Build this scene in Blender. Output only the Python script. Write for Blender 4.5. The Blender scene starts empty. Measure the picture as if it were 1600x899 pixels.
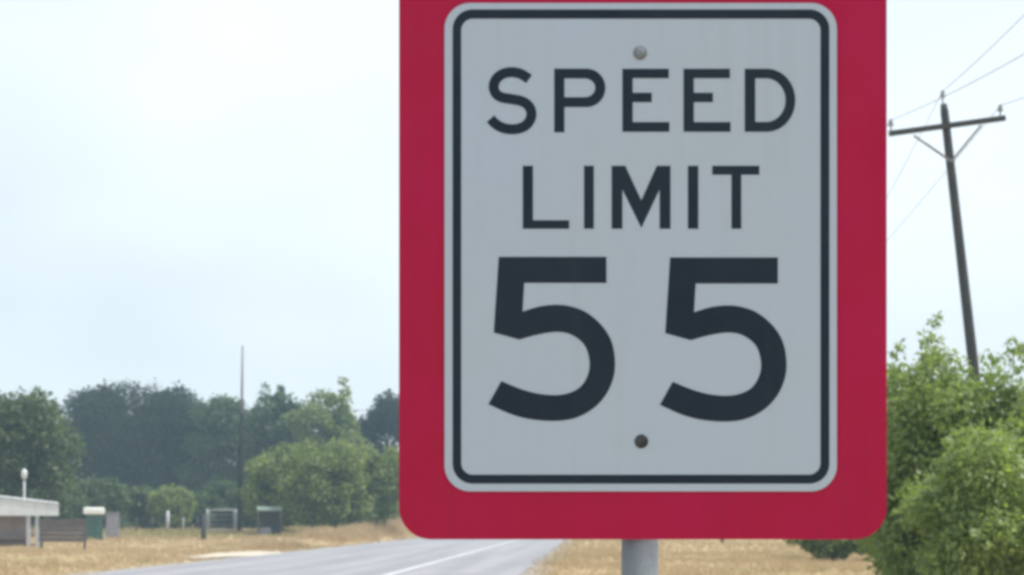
import bpy, bmesh, math, random
import numpy as np
from mathutils import Vector, Matrix

R = math.radians
scene = bpy.context.scene
COL = scene.collection
random.seed(7)
rng = np.random.default_rng(11)

# ------------------------------------------------------------------ camera
CAM_H = 1.55                       # eye height, metres
cam_d = bpy.data.cameras.new('camera')
cam_d.sensor_width = 36.0
cam_d.lens = 54.0
cam_d.shift_x = -0.0781
cam_d.shift_y = 0.2266
cam_d.clip_start = 0.05
cam_d.clip_end = 9000
cam_d.dof.use_dof = True
cam_d.dof.focus_distance = 2.5
cam_d.dof.aperture_fstop = 14
cam = bpy.data.objects.new('camera', cam_d)
COL.objects.link(cam)
cam.location = (0, 0, CAM_H)
cam.rotation_euler = (R(90), 0, 0)
scene.camera = cam

# ------------------------------------------------------------------ sky and sun
SUN_EL, SUN_AZ = 63.0, 86.0        # azimuth measured from +Y towards +X
w = bpy.data.worlds.new('World')
scene.world = w
w.use_nodes = True
wn = w.node_tree
wn.nodes.clear()
def WN(t, **k):
    n = wn.nodes.new(t)
    for a, b in k.items():
        setattr(n, a, b)
    return n
sky = WN('ShaderNodeTexSky', sky_type='NISHITA', sun_disc=False)
sky.sun_elevation = R(SUN_EL)
sky.sun_rotation = R(SUN_AZ)
sky.altitude = 200
sky.air_density = 1.0
sky.dust_density = 3.0
sky.ozone_density = 1.0
tc = WN('ShaderNodeTexCoord')
mp = WN('ShaderNodeMapping')
mp.inputs['Scale'].default_value = (1.0, 1.0, 2.0)
mp.inputs['Location'].default_value = (17.81, 7.93, 12.09)
wn.links.new(tc.outputs['Generated'], mp.inputs['Vector'])
nz = WN('ShaderNodeTexNoise')
nz.inputs['Scale'].default_value = 2.0
nz.inputs['Detail'].default_value = 3
nz.inputs['Roughness'].default_value = 0.5
wn.links.new(mp.outputs['Vector'], nz.inputs['Vector'])
mr = WN('ShaderNodeMapRange')
mr.inputs['From Min'].default_value = 0.35
mr.inputs['From Max'].default_value = 0.65
mr.inputs['To Min'].default_value = 0.66
mr.inputs['To Max'].default_value = 1.0
wn.links.new(nz.outputs['Fac'], mr.inputs['Value'])
mx = WN('ShaderNodeMix', data_type='RGBA')
wn.links.new(mr.outputs['Result'], mx.inputs['Factor'])
wn.links.new(sky.outputs['Color'], mx.inputs['A'])
mx.inputs['B'].default_value = (8.2, 9.0, 9.6, 1)      # thin high cloud
bg = WN('ShaderNodeBackground')
bg.inputs['Strength'].default_value = 0.1
wo = WN('ShaderNodeOutputWorld')
wn.links.new(mx.outputs['Result'], bg.inputs['Color'])
wn.links.new(bg.outputs['Background'], wo.inputs['Surface'])

sd = bpy.data.lights.new('sun', 'SUN')
sd.energy = 3.6
sd.angle = R(0.6)
sd.color = (1.0, 0.96, 0.90)
sun = bpy.data.objects.new('sun', sd)
COL.objects.link(sun)
sun_dir = Vector((math.sin(R(SUN_AZ)) * math.cos(R(SUN_EL)), math.cos(R(SUN_AZ)) * math.cos(R(SUN_EL)), math.sin(R(SUN_EL))))
sun.rotation_euler = sun_dir.to_track_quat('Z', 'Y').to_euler()
sun.location = (-20, 120, 160)

vs = scene.view_settings
vs.view_transform = 'Standard'
vs.look = 'None'
vs.exposure = 0.33
vs.gamma = 1.0
vs.use_curve_mapping = False

scene.render.engine = 'CYCLES'
cy = scene.cycles
cy.use_denoising = True
cy.pixel_filter_type = 'BLACKMAN_HARRIS'
cy.filter_width = 3.6
cy.max_bounces = 8
cy.diffuse_bounces = 3
cy.transmission_bounces = 4
cy.volume_bounces = 1
cy.transparent_max_bounces = 8
cy.caustics_reflective = False
cy.caustics_refractive = False

# ------------------------------------------------------------------ materials
def mat(name, base, rough=0.6, metal=0.0, spec=0.5, var=None, scale=4.0, detail=4, bump=0.0, bscale=60.0,
        translucent=None, island=0.0, stretch=None):
    """Procedural material: base colour broken up by noise towards `var`, fine bump, optional leaf translucency."""
    m = bpy.data.materials.new(name)
    m.use_nodes = True
    nt = m.node_tree
    N, L = nt.nodes, nt.links
    b = N['Principled BSDF']
    out = N['Material Output']
    b.inputs['Roughness'].default_value = rough
    b.inputs['Metallic'].default_value = metal
    b.inputs['Specular IOR Level'].default_value = spec
    b.inputs['Base Color'].default_value = (*base, 1)
    t = N.new('ShaderNodeTexCoord')
    vec = t.outputs['Object']
    if stretch:
        mpn = N.new('ShaderNodeMapping')
        mpn.inputs['Scale'].default_value = stretch
        L.new(vec, mpn.inputs['Vector'])
        vec = mpn.outputs['Vector']
    col = None
    if var is not None:
        n = N.new('ShaderNodeTexNoise')
        n.inputs['Scale'].default_value = scale
        n.inputs['Detail'].default_value = detail
        n.inputs['Roughness'].default_value = 0.6
        L.new(vec, n.inputs['Vector'])
        cr = N.new('ShaderNodeMapRange')
        cr.inputs['From Min'].default_value = 0.33
        cr.inputs['From Max'].default_value = 0.67
        L.new(n.outputs['Fac'], cr.inputs['Value'])
        mixn = N.new('ShaderNodeMix')
        mixn.data_type = 'RGBA'
        mixn.inputs['A'].default_value = (*base, 1)
        mixn.inputs['B'].default_value = (*var, 1)
        L.new(cr.outputs['Result'], mixn.inputs['Factor'])
        col = mixn.outputs['Result']
    if island > 0:
        g = N.new('ShaderNodeNewGeometry')
        h = N.new('ShaderNodeHueSaturation')
        if col is not None:
            L.new(col, h.inputs['Color'])
        else:
            h.inputs['Color'].default_value = (*base, 1)
        r1 = N.new('ShaderNodeMapRange')
        r1.inputs['To Min'].default_value = 1 - island
        r1.inputs['To Max'].default_value = 1 + island
        L.new(g.outputs['Random Per Island'], r1.inputs['Value'])
        L.new(r1.outputs['Result'], h.inputs['Value'])
        r2 = N.new('ShaderNodeMapRange')
        r2.inputs['To Min'].default_value = 0.5 + island * 0.05
        r2.inputs['To Max'].default_value = 0.5 - island * 0.05
        L.new(g.outputs['Random Per Island'], r2.inputs['Value'])
        L.new(r2.outputs['Result'], h.inputs['Hue'])
        col = h.outputs['Color']
    if col is not None:
        L.new(col, b.inputs['Base Color'])
    if bump > 0:
        nb = N.new('ShaderNodeTexNoise')
        nb.inputs['Scale'].default_value = bscale
        nb.inputs['Detail'].default_value = 3
        L.new(vec, nb.inputs['Vector'])
        bp = N.new('ShaderNodeBump')
        bp.inputs['Strength'].default_value = bump
        bp.inputs['Distance'].default_value = 0.01
        L.new(nb.outputs['Fac'], bp.inputs['Height'])
        L.new(bp.outputs['Normal'], b.inputs['Normal'])
    if translucent:
        tr = N.new('ShaderNodeBsdfTranslucent')
        if col is not None:
            gm = N.new('ShaderNodeMix')
            gm.data_type = 'RGBA'
            gm.blend_type = 'MULTIPLY'
            gm.inputs['Factor'].default_value = 1
            L.new(col, gm.inputs['A'])
            gm.inputs['B'].default_value = (*translucent, 1)
            L.new(gm.outputs['Result'], tr.inputs['Color'])
        else:
            tr.inputs['Color'].default_value = (*translucent, 1)
        ms = N.new('ShaderNodeMixShader')
        ms.inputs['Fac'].default_value = 0.45
        L.new(b.outputs['BSDF'], ms.inputs[1])
        L.new(tr.outputs['BSDF'], ms.inputs[2])
        L.new(ms.outputs['Shader'], out.inputs['Surface'])
    return m

M = {}
def sheeting(name, base, fade, grime, rough, spec, g_amt):
    """painted aluminium: broad fading, vertical water runs, fine grain"""
    m = bpy.data.materials.new(name)
    m.use_nodes = True
    N, L = m.node_tree.nodes, m.node_tree.links
    b = N['Principled BSDF']
    b.inputs['Roughness'].default_value = rough
    b.inputs['Specular IOR Level'].default_value = spec
    t = N.new('ShaderNodeTexCoord')
    def nzf(sc, scale, det, lo, hi, mx_):
        mp_ = N.new('ShaderNodeMapping'); mp_.inputs['Scale'].default_value = sc
        L.new(t.outputs['Object'], mp_.inputs['Vector'])
        n = N.new('ShaderNodeTexNoise'); n.inputs['Scale'].default_value = scale; n.inputs['Detail'].default_value = det
        L.new(mp_.outputs['Vector'], n.inputs['Vector'])
        r = N.new('ShaderNodeMapRange'); r.inputs['From Min'].default_value = lo; r.inputs['From Max'].default_value = hi; r.inputs['To Max'].default_value = mx_
        L.new(n.outputs['Fac'], r.inputs['Value'])
        return r.outputs['Result']
    def mixc(f, a, c):
        x = N.new('ShaderNodeMix'); x.data_type = 'RGBA'
        L.new(f, x.inputs['Factor'])
        for k, v in (('A', a), ('B', c)):
            if isinstance(v, tuple): x.inputs[k].default_value = (*v, 1)
            else: L.new(v, x.inputs[k])
        return x.outputs['Result']
    c = mixc(nzf((1, 1, 1), 4, 3, .35, .65, 1), base, fade)
    c = mixc(nzf((14, 1, .8), 3, 4, .52, .75, g_amt), c, grime)
    c = mixc(nzf((1, 1, 1), 160, 2, .45, .75, g_amt * .5), c, grime)
    L.new(c, b.inputs['Base Color'])
    rr = nzf((1, 1, 1), 12, 5, .3, .7, .25)
    ad = N.new('ShaderNodeMath'); ad.inputs[1].default_value = rough - .1
    L.new(rr, ad.inputs[0]); L.new(ad.outputs[0], b.inputs['Roughness'])
    nb = N.new('ShaderNodeTexNoise'); nb.inputs['Scale'].default_value = 3.5; nb.inputs['Detail'].default_value = 2
    L.new(t.outputs['Object'], nb.inputs['Vector'])
    bp = N.new('ShaderNodeBump'); bp.inputs['Strength'].default_value = .25; bp.inputs['Distance'].default_value = .02
    L.new(nb.outputs['Fac'], bp.inputs['Height']); L.new(bp.outputs['Normal'], b.inputs['Normal'])
    return m
M['red'] = sheeting('red_sheeting', (0.43, 0.006, 0.064), (0.40, 0.007, 0.044), (0.33, 0.008, 0.050), .5, .18, .55)
M['white'] = sheeting('white_sheeting', (0.425, 0.500, 0.610), (0.425, 0.495, 0.585), (0.37, 0.43, 0.50), .5, .28, .34)
M['black'] = sheeting('black_sheeting', (0.009, 0.019, 0.036), (0.013, 0.023, 0.041), (0.020, 0.030, 0.046), .5, .2, .6)
M['galv'] = mat('galvanised_steel', (0.20, 0.225, 0.25), 0.6, 0.1, spec=.3, var=(0.15, 0.17, 0.195), scale=22, detail=6, bump=0.1, bscale=120)
M['bolt_pale'] = mat('painted_bolt', (0.235, 0.265, 0.295), 0.85, 0.0, spec=.05, var=(0.19, 0.215, 0.24), scale=80)
M['bolt_dark'] = mat('dark_bolt', (0.035, 0.040, 0.048), 0.85, 0.0, spec=.08, var=(0.09, 0.09, 0.095), scale=80)
M['wood_pole'] = mat('weathered_pole_wood', (0.050, 0.053, 0.058), 0.9, spec=.2, var=(0.085, 0.087, 0.090), scale=9, detail=8, bump=0.5, bscale=40, stretch=(4, 4, 0.35))
M['creosote'] = mat('creosoted_wood', (0.018, 0.022, 0.025), 0.9, spec=.15, var=(0.03, 0.034, 0.036), scale=5, detail=6, stretch=(4, 4, .4))
M['wood_dark'] = mat('dark_plank_wood', (0.075, 0.065, 0.068), 0.85, var=(0.14, 0.12, 0.12), scale=5, detail=7, bump=0.4, bscale=40, stretch=(0.5, 3, 4))
M['metal_pale'] = mat('pale_sheet_metal', (0.66, 0.69, 0.71), 0.5, 0.0, var=(0.54, 0.57, 0.60), scale=1.2, detail=7)
M['mauve_wall'] = mat('faded_brown_wall', (0.22, 0.17, 0.17), 0.9, var=(0.28, 0.24, 0.24), scale=1.5, detail=7)
M['post_white'] = mat('white_painted_post', (0.46, 0.47, 0.50), 0.6, var=(0.36, 0.37, 0.40), scale=5)
M['green_metal'] = mat('green_painted_metal', (0.030, 0.085, 0.072), 0.6, var=(0.045, 0.115, 0.095), scale=4)
M['cap_white'] = mat('white_painted_lid', (0.80, 0.82, 0.80), 0.5, var=(0.72, 0.74, 0.72), scale=4)
M['roof_green'] = mat('pale_green_roof', (0.20, 0.25, 0.20), 0.7, var=(0.14, 0.19, 0.15), scale=4)
M['grey_metal'] = mat('grey_painted_metal', (0.27, 0.26, 0.29), 0.7, var=(0.21, 0.205, 0.23), scale=3)
M['insulator'] = mat('grey_glazed_insulator', (0.30, 0.31, 0.34), 0.25, var=(0.22, 0.23, 0.25), scale=20)
M['wire'] = mat('aluminium_wire', (0.22, 0.23, 0.25), 0.5, 0.4)
M['bark'] = mat('bark', (0.07, 0.055, 0.045), 0.95, var=(0.13, 0.11, 0.09), scale=8, detail=8, bump=0.6, bscale=25, stretch=(3, 3, 0.6))
M['leaf_near'] = mat('leaf_light_green', (0.245, 0.310, 0.100), 0.5, var=(0.175, 0.240, 0.078), scale=1.6, translucent=(1.5, 1.6, 0.9), island=0.24)
M['leaf_mid'] = mat('leaf_mid_green', (0.205, 0.245, 0.075), 0.6, var=(0.135, 0.185, 0.058), scale=0.5, translucent=(1.4, 1.5, 0.9), island=0.35)
M['leaf_green'] = mat('leaf_green', (0.085, 0.125, 0.045), 0.6, var=(0.055, 0.090, 0.036), scale=0.4, translucent=(1.3, 1.4, 0.9), island=0.35)
M['leaf_dark'] = mat('leaf_dark_green', (0.026, 0.042, 0.030), 0.65, spec=.2, var=(0.016, 0.029, 0.022), scale=0.3, translucent=(1.2, 1.3, 0.9), island=0.35)
M['straw'] = mat('dry_grass_blades', (0.52, 0.405, 0.265), 0.8, var=(0.43, 0.34, 0.205), scale=0.12, detail=6, translucent=(1.0, 0.95, 0.85), island=0.16)
M['gravel'] = mat('pale_gravel', (0.55, 0.49, 0.40), 0.95, var=(0.42, 0.36, 0.28), scale=6, detail=8, bump=0.6, bscale=20)
M['shoulder'] = mat('shoulder_gravel', (0.36, 0.31, 0.25), 0.95, var=(0.25, 0.215, 0.17), scale=3, detail=9, bump=0.6, bscale=30)
M['green_straw'] = mat('green_grass_blades', (0.30, 0.31, 0.15), 0.8, var=(0.22, 0.25, 0.10), scale=0.12, detail=6, translucent=(1.0, 1.0, 0.8), island=0.16)
M['paint'] = mat('worn_white_paint', (0.62, 0.62, 0.62), 0.7, var=(0.40, 0.40, 0.41), scale=2.2, detail=9)

def ground_material():
    m = bpy.data.materials.new('dry_field')
    m.use_nodes = True
    N, L = m.node_tree.nodes, m.node_tree.links
    b = N['Principled BSDF']
    b.inputs['Roughness'].default_value = 0.95
    b.inputs['Specular IOR Level'].default_value = 0.1
    t = N.new('ShaderNodeTexCoord')
    def noise(s, d):
        n = N.new('ShaderNodeTexNoise')
        n.inputs['Scale'].default_value = s
        n.inputs['Detail'].default_value = d
        n.inputs['Roughness'].default_value = 0.65
        L.new(t.outputs['Object'], n.inputs['Vector'])
        return n.outputs['Fac']
    def ramp(v, lo, hi):
        r = N.new('ShaderNodeMapRange')
        r.inputs['From Min'].default_value = lo
        r.inputs['From Max'].default_value = hi
        L.new(v, r.inputs['Value'])
        return r.outputs['Result']
    def mixc(f, a, bb):
        x = N.new('ShaderNodeMix')
        x.data_type = 'RGBA'
        L.new(f, x.inputs['Factor'])
        for s, v in (('A', a), ('B', bb)):
            if isinstance(v, tuple):
                x.inputs[s].default_value = (*v, 1)
            else:
                L.new(v, x.inputs[s])
        return x.outputs['Result']
    c = mixc(ramp(noise(0.35, 8), .35, .65), (0.47, 0.37, 0.21), (0.40, 0.29, 0.17))
    c = mixc(ramp(noise(0.06, 5), .52, .70), c, (0.30, 0.29, 0.13))
    c = mixc(ramp(noise(2.5, 6), .55, .75), c, (0.27, 0.21, 0.13))
    L.new(c, b.inputs['Base Color'])
    bp = N.new('ShaderNodeBump')
    bp.inputs['Strength'].default_value = 0.7
    bp.inputs['Distance'].default_value = 0.08
    L.new(noise(5, 6), bp.inputs['Height'])
    L.new(bp.outputs['Normal'], b.inputs['Normal'])
    return m
M['field'] = ground_material()

def asphalt_material():
    m = bpy.data.materials.new('sun_bleached_asphalt')
    m.use_nodes = True
    N, L = m.node_tree.nodes, m.node_tree.links
    b = N['Principled BSDF']
    b.inputs['Roughness'].default_value = 0.85
    t = N.new('ShaderNodeTexCoord')
    mp1 = N.new('ShaderNodeMapping')
    mp1.inputs['Scale'].default_value = (1.0, 0.025, 1)
    L.new(t.outputs['Object'], mp1.inputs['Vector'])
    n1 = N.new('ShaderNodeTexNoise')
    n1.inputs['Scale'].default_value = 1.1
    n1.inputs['Detail'].default_value = 5
    L.new(mp1.outputs['Vector'], n1.inputs['Vector'])
    n2 = N.new('ShaderNodeTexNoise')
    n2.inputs['Scale'].default_value = 0.5
    n2.inputs['Detail'].default_value = 9
    n2.inputs['Roughness'].default_value = 0.7
    L.new(t.outputs['Object'], n2.inputs['Vector'])
    r1 = N.new('ShaderNodeMapRange')
    r1.inputs['From Min'].default_value = .35
    r1.inputs['From Max'].default_value = .65
    L.new(n1.outputs['Fac'], r1.inputs['Value'])
    a = N.new('ShaderNodeMix')
    a.data_type = 'RGBA'
    a.inputs['A'].default_value = (0.30, 0.295, 0.31, 1)
    a.inputs['B'].default_value = (0.225, 0.225, 0.24, 1)
    L.new(r1.outputs['Result'], a.inputs['Factor'])
    r2 = N.new('ShaderNodeMapRange')
    r2.inputs['From Min'].default_value = .5
    r2.inputs['From Max'].default_value = .72
    r2.inputs['To Max'].default_value = 0.7
    L.new(n2.outputs['Fac'], r2.inputs['Value'])
    c = N.new('ShaderNodeMix')
    c.data_type = 'RGBA'
    L.new(a.outputs['Result'], c.inputs['A'])
    c.inputs['B'].default_value = (0.165, 0.165, 0.175, 1)
    L.new(r2.outputs['Result'], c.inputs['Factor'])
    L.new(c.outputs['Result'], b.inputs['Base Color'])
    n3 = N.new('ShaderNodeTexNoise')
    n3.inputs['Scale'].default_value = 60
    L.new(t.outputs['Object'], n3.inputs['Vector'])
    bp = N.new('ShaderNodeBump')
    bp.inputs['Strength'].default_value = 0.4
    bp.inputs['Distance'].default_value = 0.01
    L.new(n3.outputs['Fac'], bp.inputs['Height'])
    L.new(bp.outputs['Normal'], b.inputs['Normal'])
    return m
M['asphalt'] = asphalt_material()

# ------------------------------------------------------------------ helpers
def link(name, me, m=None, parent=None):
    o = bpy.data.objects.new(name, me)
    COL.objects.link(o)
    if m is not None and me is not None:
        me.materials.clear()
        me.materials.append(m)
    if parent is not None:
        o.parent = parent
    return o
def tag(o, label=None, cat=None, group=None, kind=None):
    if label: o['label'] = label
    if cat: o['category'] = cat
    if group: o['group'] = group
    if kind: o['kind'] = kind
    return o
def thing(name, loc, label, cat, group=None, rz=0):
    o = bpy.data.objects.new(name, None)
    o.empty_display_size = 0.2
    COL.objects.link(o)
    o.location = loc
    o.rotation_euler[2] = rz
    return tag(o, label, cat, group)
def np_mesh(name, v, f):
    """v (n,3) float, f (m,k) int, all faces with k corners"""
    me = bpy.data.meshes.new(name)
    v = np.asarray(v, dtype=np.float32)
    f = np.asarray(f, dtype=np.int32)
    k = f.shape[1]
    me.vertices.add(len(v)); me.vertices.foreach_set('co', v.ravel())
    me.loops.add(f.size); me.loops.foreach_set('vertex_index', f.ravel())
    me.polygons.add(len(f))
    me.polygons.foreach_set('loop_start', np.arange(0, f.size, k, dtype=np.int32))
    me.update(calc_edges=True)
    return me
def bm_mesh(name, bm, smooth=False):
    me = bpy.data.meshes.new(name)
    bmesh.ops.recalc_face_normals(bm, faces=bm.faces[:])
    bm.to_mesh(me)
    bm.free()
    if smooth:
        for p in me.polygons: p.use_smooth = True
    return me
def box_bm(bm, c, s, bevel=0.0, rot=None):
    mtx = Matrix.Translation(c) @ (rot.to_4x4() if rot is not None else Matrix.Identity(4)) @ Matrix.Diagonal((*s, 1))
    r = bmesh.ops.create_cube(bm, size=1, matrix=mtx)
    if bevel > 0:
        es = list({e for v in r['verts'] for e in v.link_edges})
        bmesh.ops.bevel(bm, geom=es, offset=bevel, segments=2, affect='EDGES', profile=0.5)
def box(name, c, s, m, parent=None, bevel=0.0, rot=None):
    bm = bmesh.new()
    box_bm(bm, c, s, bevel, rot)
    return link(name, bm_mesh(name, bm), m, parent)
def tube_bm(bm, pts, radii, n=10, cap=True):
    pts = [Vector(p) for p in pts]
    rings = []
    for i, p in enumerate(pts):
        d = (pts[min(i + 1, len(pts) - 1)] - pts[max(i - 1, 0)]).normalized()
        a = Vector((0, 0, 1)) if abs(d.z) < 0.9 else Vector((1, 0, 0))
        u = d.cross(a).normalized(); v = d.cross(u)
        rings.append([bm.verts.new(p + radii[i] * (math.cos(t) * u + math.sin(t) * v)) for t in [2 * math.pi * k / n for k in range(n)]])
    for a, b in zip(rings, rings[1:]):
        for k in range(n):
            bm.faces.new((a[k], a[(k + 1) % n], b[(k + 1) % n], b[k]))
    if cap:
        bm.faces.new(rings[0]); bm.faces.new(rings[-1][::-1])
def tube(name, pts, radii, m, parent=None, n=10):
    bm = bmesh.new()
    tube_bm(bm, pts, radii, n)
    return link(name, bm_mesh(name, bm, True), m, parent)
def lathe(name, prof, m, parent=None, n=16, rot=None, loc=(0, 0, 0)):
    """prof: (r, z) list, turned about local z"""
    bm = bmesh.new()
    rings = [[bm.verts.new((max(r, 1e-4) * math.cos(2 * math.pi * k / n), max(r, 1e-4) * math.sin(2 * math.pi * k / n), z)) for k in range(n)] for r, z in prof]
    for a, b in zip(rings, rings[1:]):
        for k in range(n):
            bm.faces.new((a[k], a[(k + 1) % n], b[(k + 1) % n], b[k]))
    bm.faces.new(rings[0]); bm.faces.new(rings[-1][::-1])
    mt = Matrix.Translation(loc) @ (rot if rot is not None else Matrix.Identity(4))
    bm.transform(mt)
    return link(name, bm_mesh(name, bm, True), m, parent)
def plate(name, outlines, thick, y_front, m, parent=None):
    """flat plate in the XZ plane from closed outlines (first = edge, others = holes), front face at y_front"""
    cu = bpy.data.curves.new(name, 'CURVE')
    cu.dimensions = '2D'
    cu.fill_mode = 'BOTH'
    cu.extrude = thick / 2
    for pts in outlines:
        s = cu.splines.new('POLY')
        s.points.add(len(pts) - 1)
        for q, (x, z) in zip(s.points, pts):
            q.co = (x, z, 0, 1)
        s.use_cyclic_u = True
    tmp = bpy.data.objects.new('tmp', cu)
    COL.objects.link(tmp)
    dg = bpy.context.evaluated_depsgraph_get()
    dg.update()
    me = bpy.data.meshes.new_from_object(tmp.evaluated_get(dg))
    bpy.data.objects.remove(tmp)
    bpy.data.curves.remove(cu)
    me.transform(Matrix.Rotation(R(90), 4, 'X'))
    me.transform(Matrix.Translation((0, y_front + thick / 2, 0)))
    me.name = name
    return link(name, me, m, parent)
def rrect(x0, z0, x1, z1, r, n=10):
    pts = []
    for cx, cz, a0 in ((x1 - r, z1 - r, 0), (x0 + r, z1 - r, 90), (x0 + r, z0 + r, 180), (x1 - r, z0 + r, 270)):
        for k in range(n + 1):
            a = R(a0 + 90 * k / n)
            pts.append((cx + r * math.cos(a), cz + r * math.sin(a)))
    return pts
def spline(pts, n=8):
    out = []
    for i in range(len(pts) - 1):
        p0 = pts[max(i - 1, 0)]; p1 = pts[i]; p2 = pts[i + 1]; p3 = pts[min(i + 2, len(pts) - 1)]
        for k in range(n):
            t = k / n
            out.append(tuple(0.5 * ((2 * b) + (c - a) * t + (2 * a - 5 * b + 4 * c - d) * t * t + (-a + 3 * b - 3 * c + d) * t ** 3)
                             for a, b, c, d in zip(p0, p1, p2, p3)))
    out.append(tuple(pts[-1]))
    return out
def stroke(pts, wd):
    l, r = [], []
    for i, p in enumerate(pts):
        a = pts[max(i - 1, 0)]; b = pts[min(i + 1, len(pts) - 1)]
        dx, dy = b[0] - a[0], b[1] - a[1]
        q = math.hypot(dx, dy) or 1
        nx, ny = -dy / q * wd / 2, dx / q * wd / 2
        l.append((p[0] + nx, p[1] + ny)); r.append((p[0] - nx, p[1] - ny))
    return l + r[::-1]

# ------------------------------------------------------------------ ground
def sstep(a, b, x):
    t = np.clip((x - a) / (b - a), 0, 1)
    return t * t * (3 - 2 * t)
def gz(x, y):
    """height of the ground: level at the road, the far field rises gently"""
    x = np.asarray(x, float); y = np.asarray(y, float)
    left = sstep(-15, -19, x)
    far = sstep(85, 150, y) * 0.62 + sstep(150, 420, y) * 1.2
    right = sstep(2, 10, x)
    h = left * far + right * (far + 0.1 * np.sin(x * .5) * np.sin(y * .13))
    h = h + left * sstep(-15, -22, x) * (0.07 * np.sin(x * .31 + y * .07) + 0.05 * np.sin(y * .19 + 1.3))
    h = h + 0.65 * np.exp(-((x + 17.6) / 1.3) ** 2) * sstep(92, 102, y) * sstep(175, 150, y) * (1 + .3 * np.sin(y * .45))
    # the verge lies 4 cm below the pavement edge
    on_road = sstep(-14.6, -14.2, x) * sstep(-1.6, -2.0, x)
    return h - 0.05 * on_road - 0.03 * (1 - on_road)
def axis(vals):
    return np.array(sorted(set(vals)), float)
gx = axis(list(np.arange(-60, 40.01, 1.0)) + [-14.6, -14.4, -14.2, -2.0, -1.8, -1.6] + [-3000, -1500, -700, -350, -200, -130, -95, -75, 50, 65, 90, 130, 200, 350, 700, 1500, 3000])
gy = axis(list(np.arange(-10, 200.01, 2.0)) + [-400, -150, -60, -30, -18, 220, 250, 300, 360, 420, 520, 700, 1000, 1600, 2600, 4200])
XX, YY = np.meshgrid(gx, gy)
V = np.stack([XX, YY, gz(XX, YY)], -1).reshape(-1, 3)
nx_, ny_ = len(gx), len(gy)
ii = np.arange(nx_ - 1)[None, :] + nx_ * np.arange(ny_ - 1)[:, None]
F = np.stack([ii, ii + 1, ii + 1 + nx_, ii + nx_], -1).reshape(-1, 4)
g_me = np_mesh('ground', V, F)
for p in g_me.polygons: p.use_smooth = True
tag(link('ground', g_me, M['field']), 'dry straw-coloured field and verges', kind='structure')

# road: a slightly crowned strip with ragged pavement edges
ys = np.concatenate([np.arange(-30, 200, 1.5), np.arange(200, 1500, 25)])
rows = []
for y in ys:
    j1 = 0.10 * math.sin(y * .9) + 0.08 * math.sin(y * 2.3 + 1)
    j2 = 0.08 * math.sin(y * 1.1 + 2) + 0.08 * math.sin(y * 2.7)
    for x in (-14.25 + j1, -13, -11.5, -9.3, -7.5, -5.6, -4, -1.95 + j2):
        rows.append((x, y, 0.012 - 0.0006 * (x + 9.3) ** 2 * 0.5 + 0.01))
nxr = 8
ii = np.arange(nxr - 1)[None, :] + nxr * np.arange(len(ys) - 1)[:, None]
F = np.stack([ii, ii + 1, ii + 1 + nxr, ii + nxr], -1).reshape(-1, 4)
road_me = np_mesh('road', rows, F)
road = tag(link('road', road_me, M['asphalt']), 'sun-bleached grey two-lane asphalt road', kind='structure')
def road_z(x):
    return 0.022 - 0.0003 * (x + 9.3) ** 2
v, f = [], []
for i, y in enumerate(np.arange(-30, 400, 2.0)):
    for x in (-5.74 + 0.015 * math.sin(y * 1.7), -5.53 + 0.015 * math.sin(y * 2.1)):
        v.append((x, y, road_z(x) + 0.006))
for i in range(len(v) // 2 - 1):
    f.append((2 * i, 2 * i + 1, 2 * i + 3, 2 * i + 2))
link('edge_line', np_mesh('edge_line', v, f), M['paint'], road)

for xa_, xb_, ph in ((-15.0, -14.15, 0.0), (-2.1, -1.25, 2.0)):
    v, f = [], []
    for y in np.arange(-30, 260, 1.5):
        j = .18 * math.sin(y * .8 + ph) + .12 * math.sin(y * 2.1)
        out_l = xa_ < -10
        for x in ((xa_ + j, xb_) if out_l else (xa_, xb_ + j)):
            v.append((x, y, max(float(gz(x, y)) + .012, road_z(x) - .012 if -14.4 < x < -1.8 else -.1)))
    for i in range(len(v) // 2 - 1):
        f.append((2 * i, 2 * i + 1, 2 * i + 3, 2 * i + 2))
    tag(link('gravel_shoulder', np_mesh('gravel_shoulder', v, f), M['shoulder']), 'narrow gravel shoulder beside the asphalt', kind='structure')

# pale gravel apron spilling onto the far verge
pts = []
for k in range(40):
    a = 2 * math.pi * k / 40
    rr = 1 + 0.14 * math.sin(3 * a + 1) + 0.08 * math.sin(7 * a)
    pts.append((-15.6 + 1.5 * rr * math.cos(a), 68 + 6.5 * rr * math.sin(a)))
bm = bmesh.new()
bm.faces.new([bm.verts.new((x, y, float(gz(x, y)) + 0.05)) for x, y in pts])
bmesh.ops.triangulate(bm, faces=bm.faces[:])
tag(link('gravel_apron', bm_mesh('gravel_apron', bm), M['gravel']), 'pale gravel patch at the far edge of the road', kind='structure')

# ------------------------------------------------------------------ the speed limit sign
SY = 2.4
sign = thing('speed_limit_sign', (0.076, SY, 0), 'white speed limit sign on a red backing board, on a galvanised round post', 'road sign')
def S(x, y):                        # millimetres on the sign face -> metres about the post
    return ((x - 1001) / 1000, CAM_H + (812 - y) / 1000)
def SP(pts):
    return [S(*p) for p in pts]
x0, z0 = S(623.5, 843); x1, z1 = S(1385.5, -72)
back = plate('backing_board', [rrect(x0, z0, x1, z1, 0.050)], 0.003, 0.0, M['red'], sign)
back['label'] = 'red aluminium backing board with rounded corners'
x0, z0 = S(695, 768); x1, z1 = S(1307, 6)
face = plate('sign_panel', [rrect(x0, z0, x1, z1, 0.040)], 0.0026, -0.0032, M['white'], sign)
face['label'] = 'white reflective panel with black border and lettering'
YF = -0.0036
xa, za = S(707.5, 756); xb, zb = S(1295.5, 16)
xc, zc = S(721, 742); xd, zd = S(1281.5, 30.5)
plate('border', [rrect(xa, za, xb, zb, 0.031), rrect(xc, zc, xd, zd, 0.018)], 0.0006, YF, M['black'], face)
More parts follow.
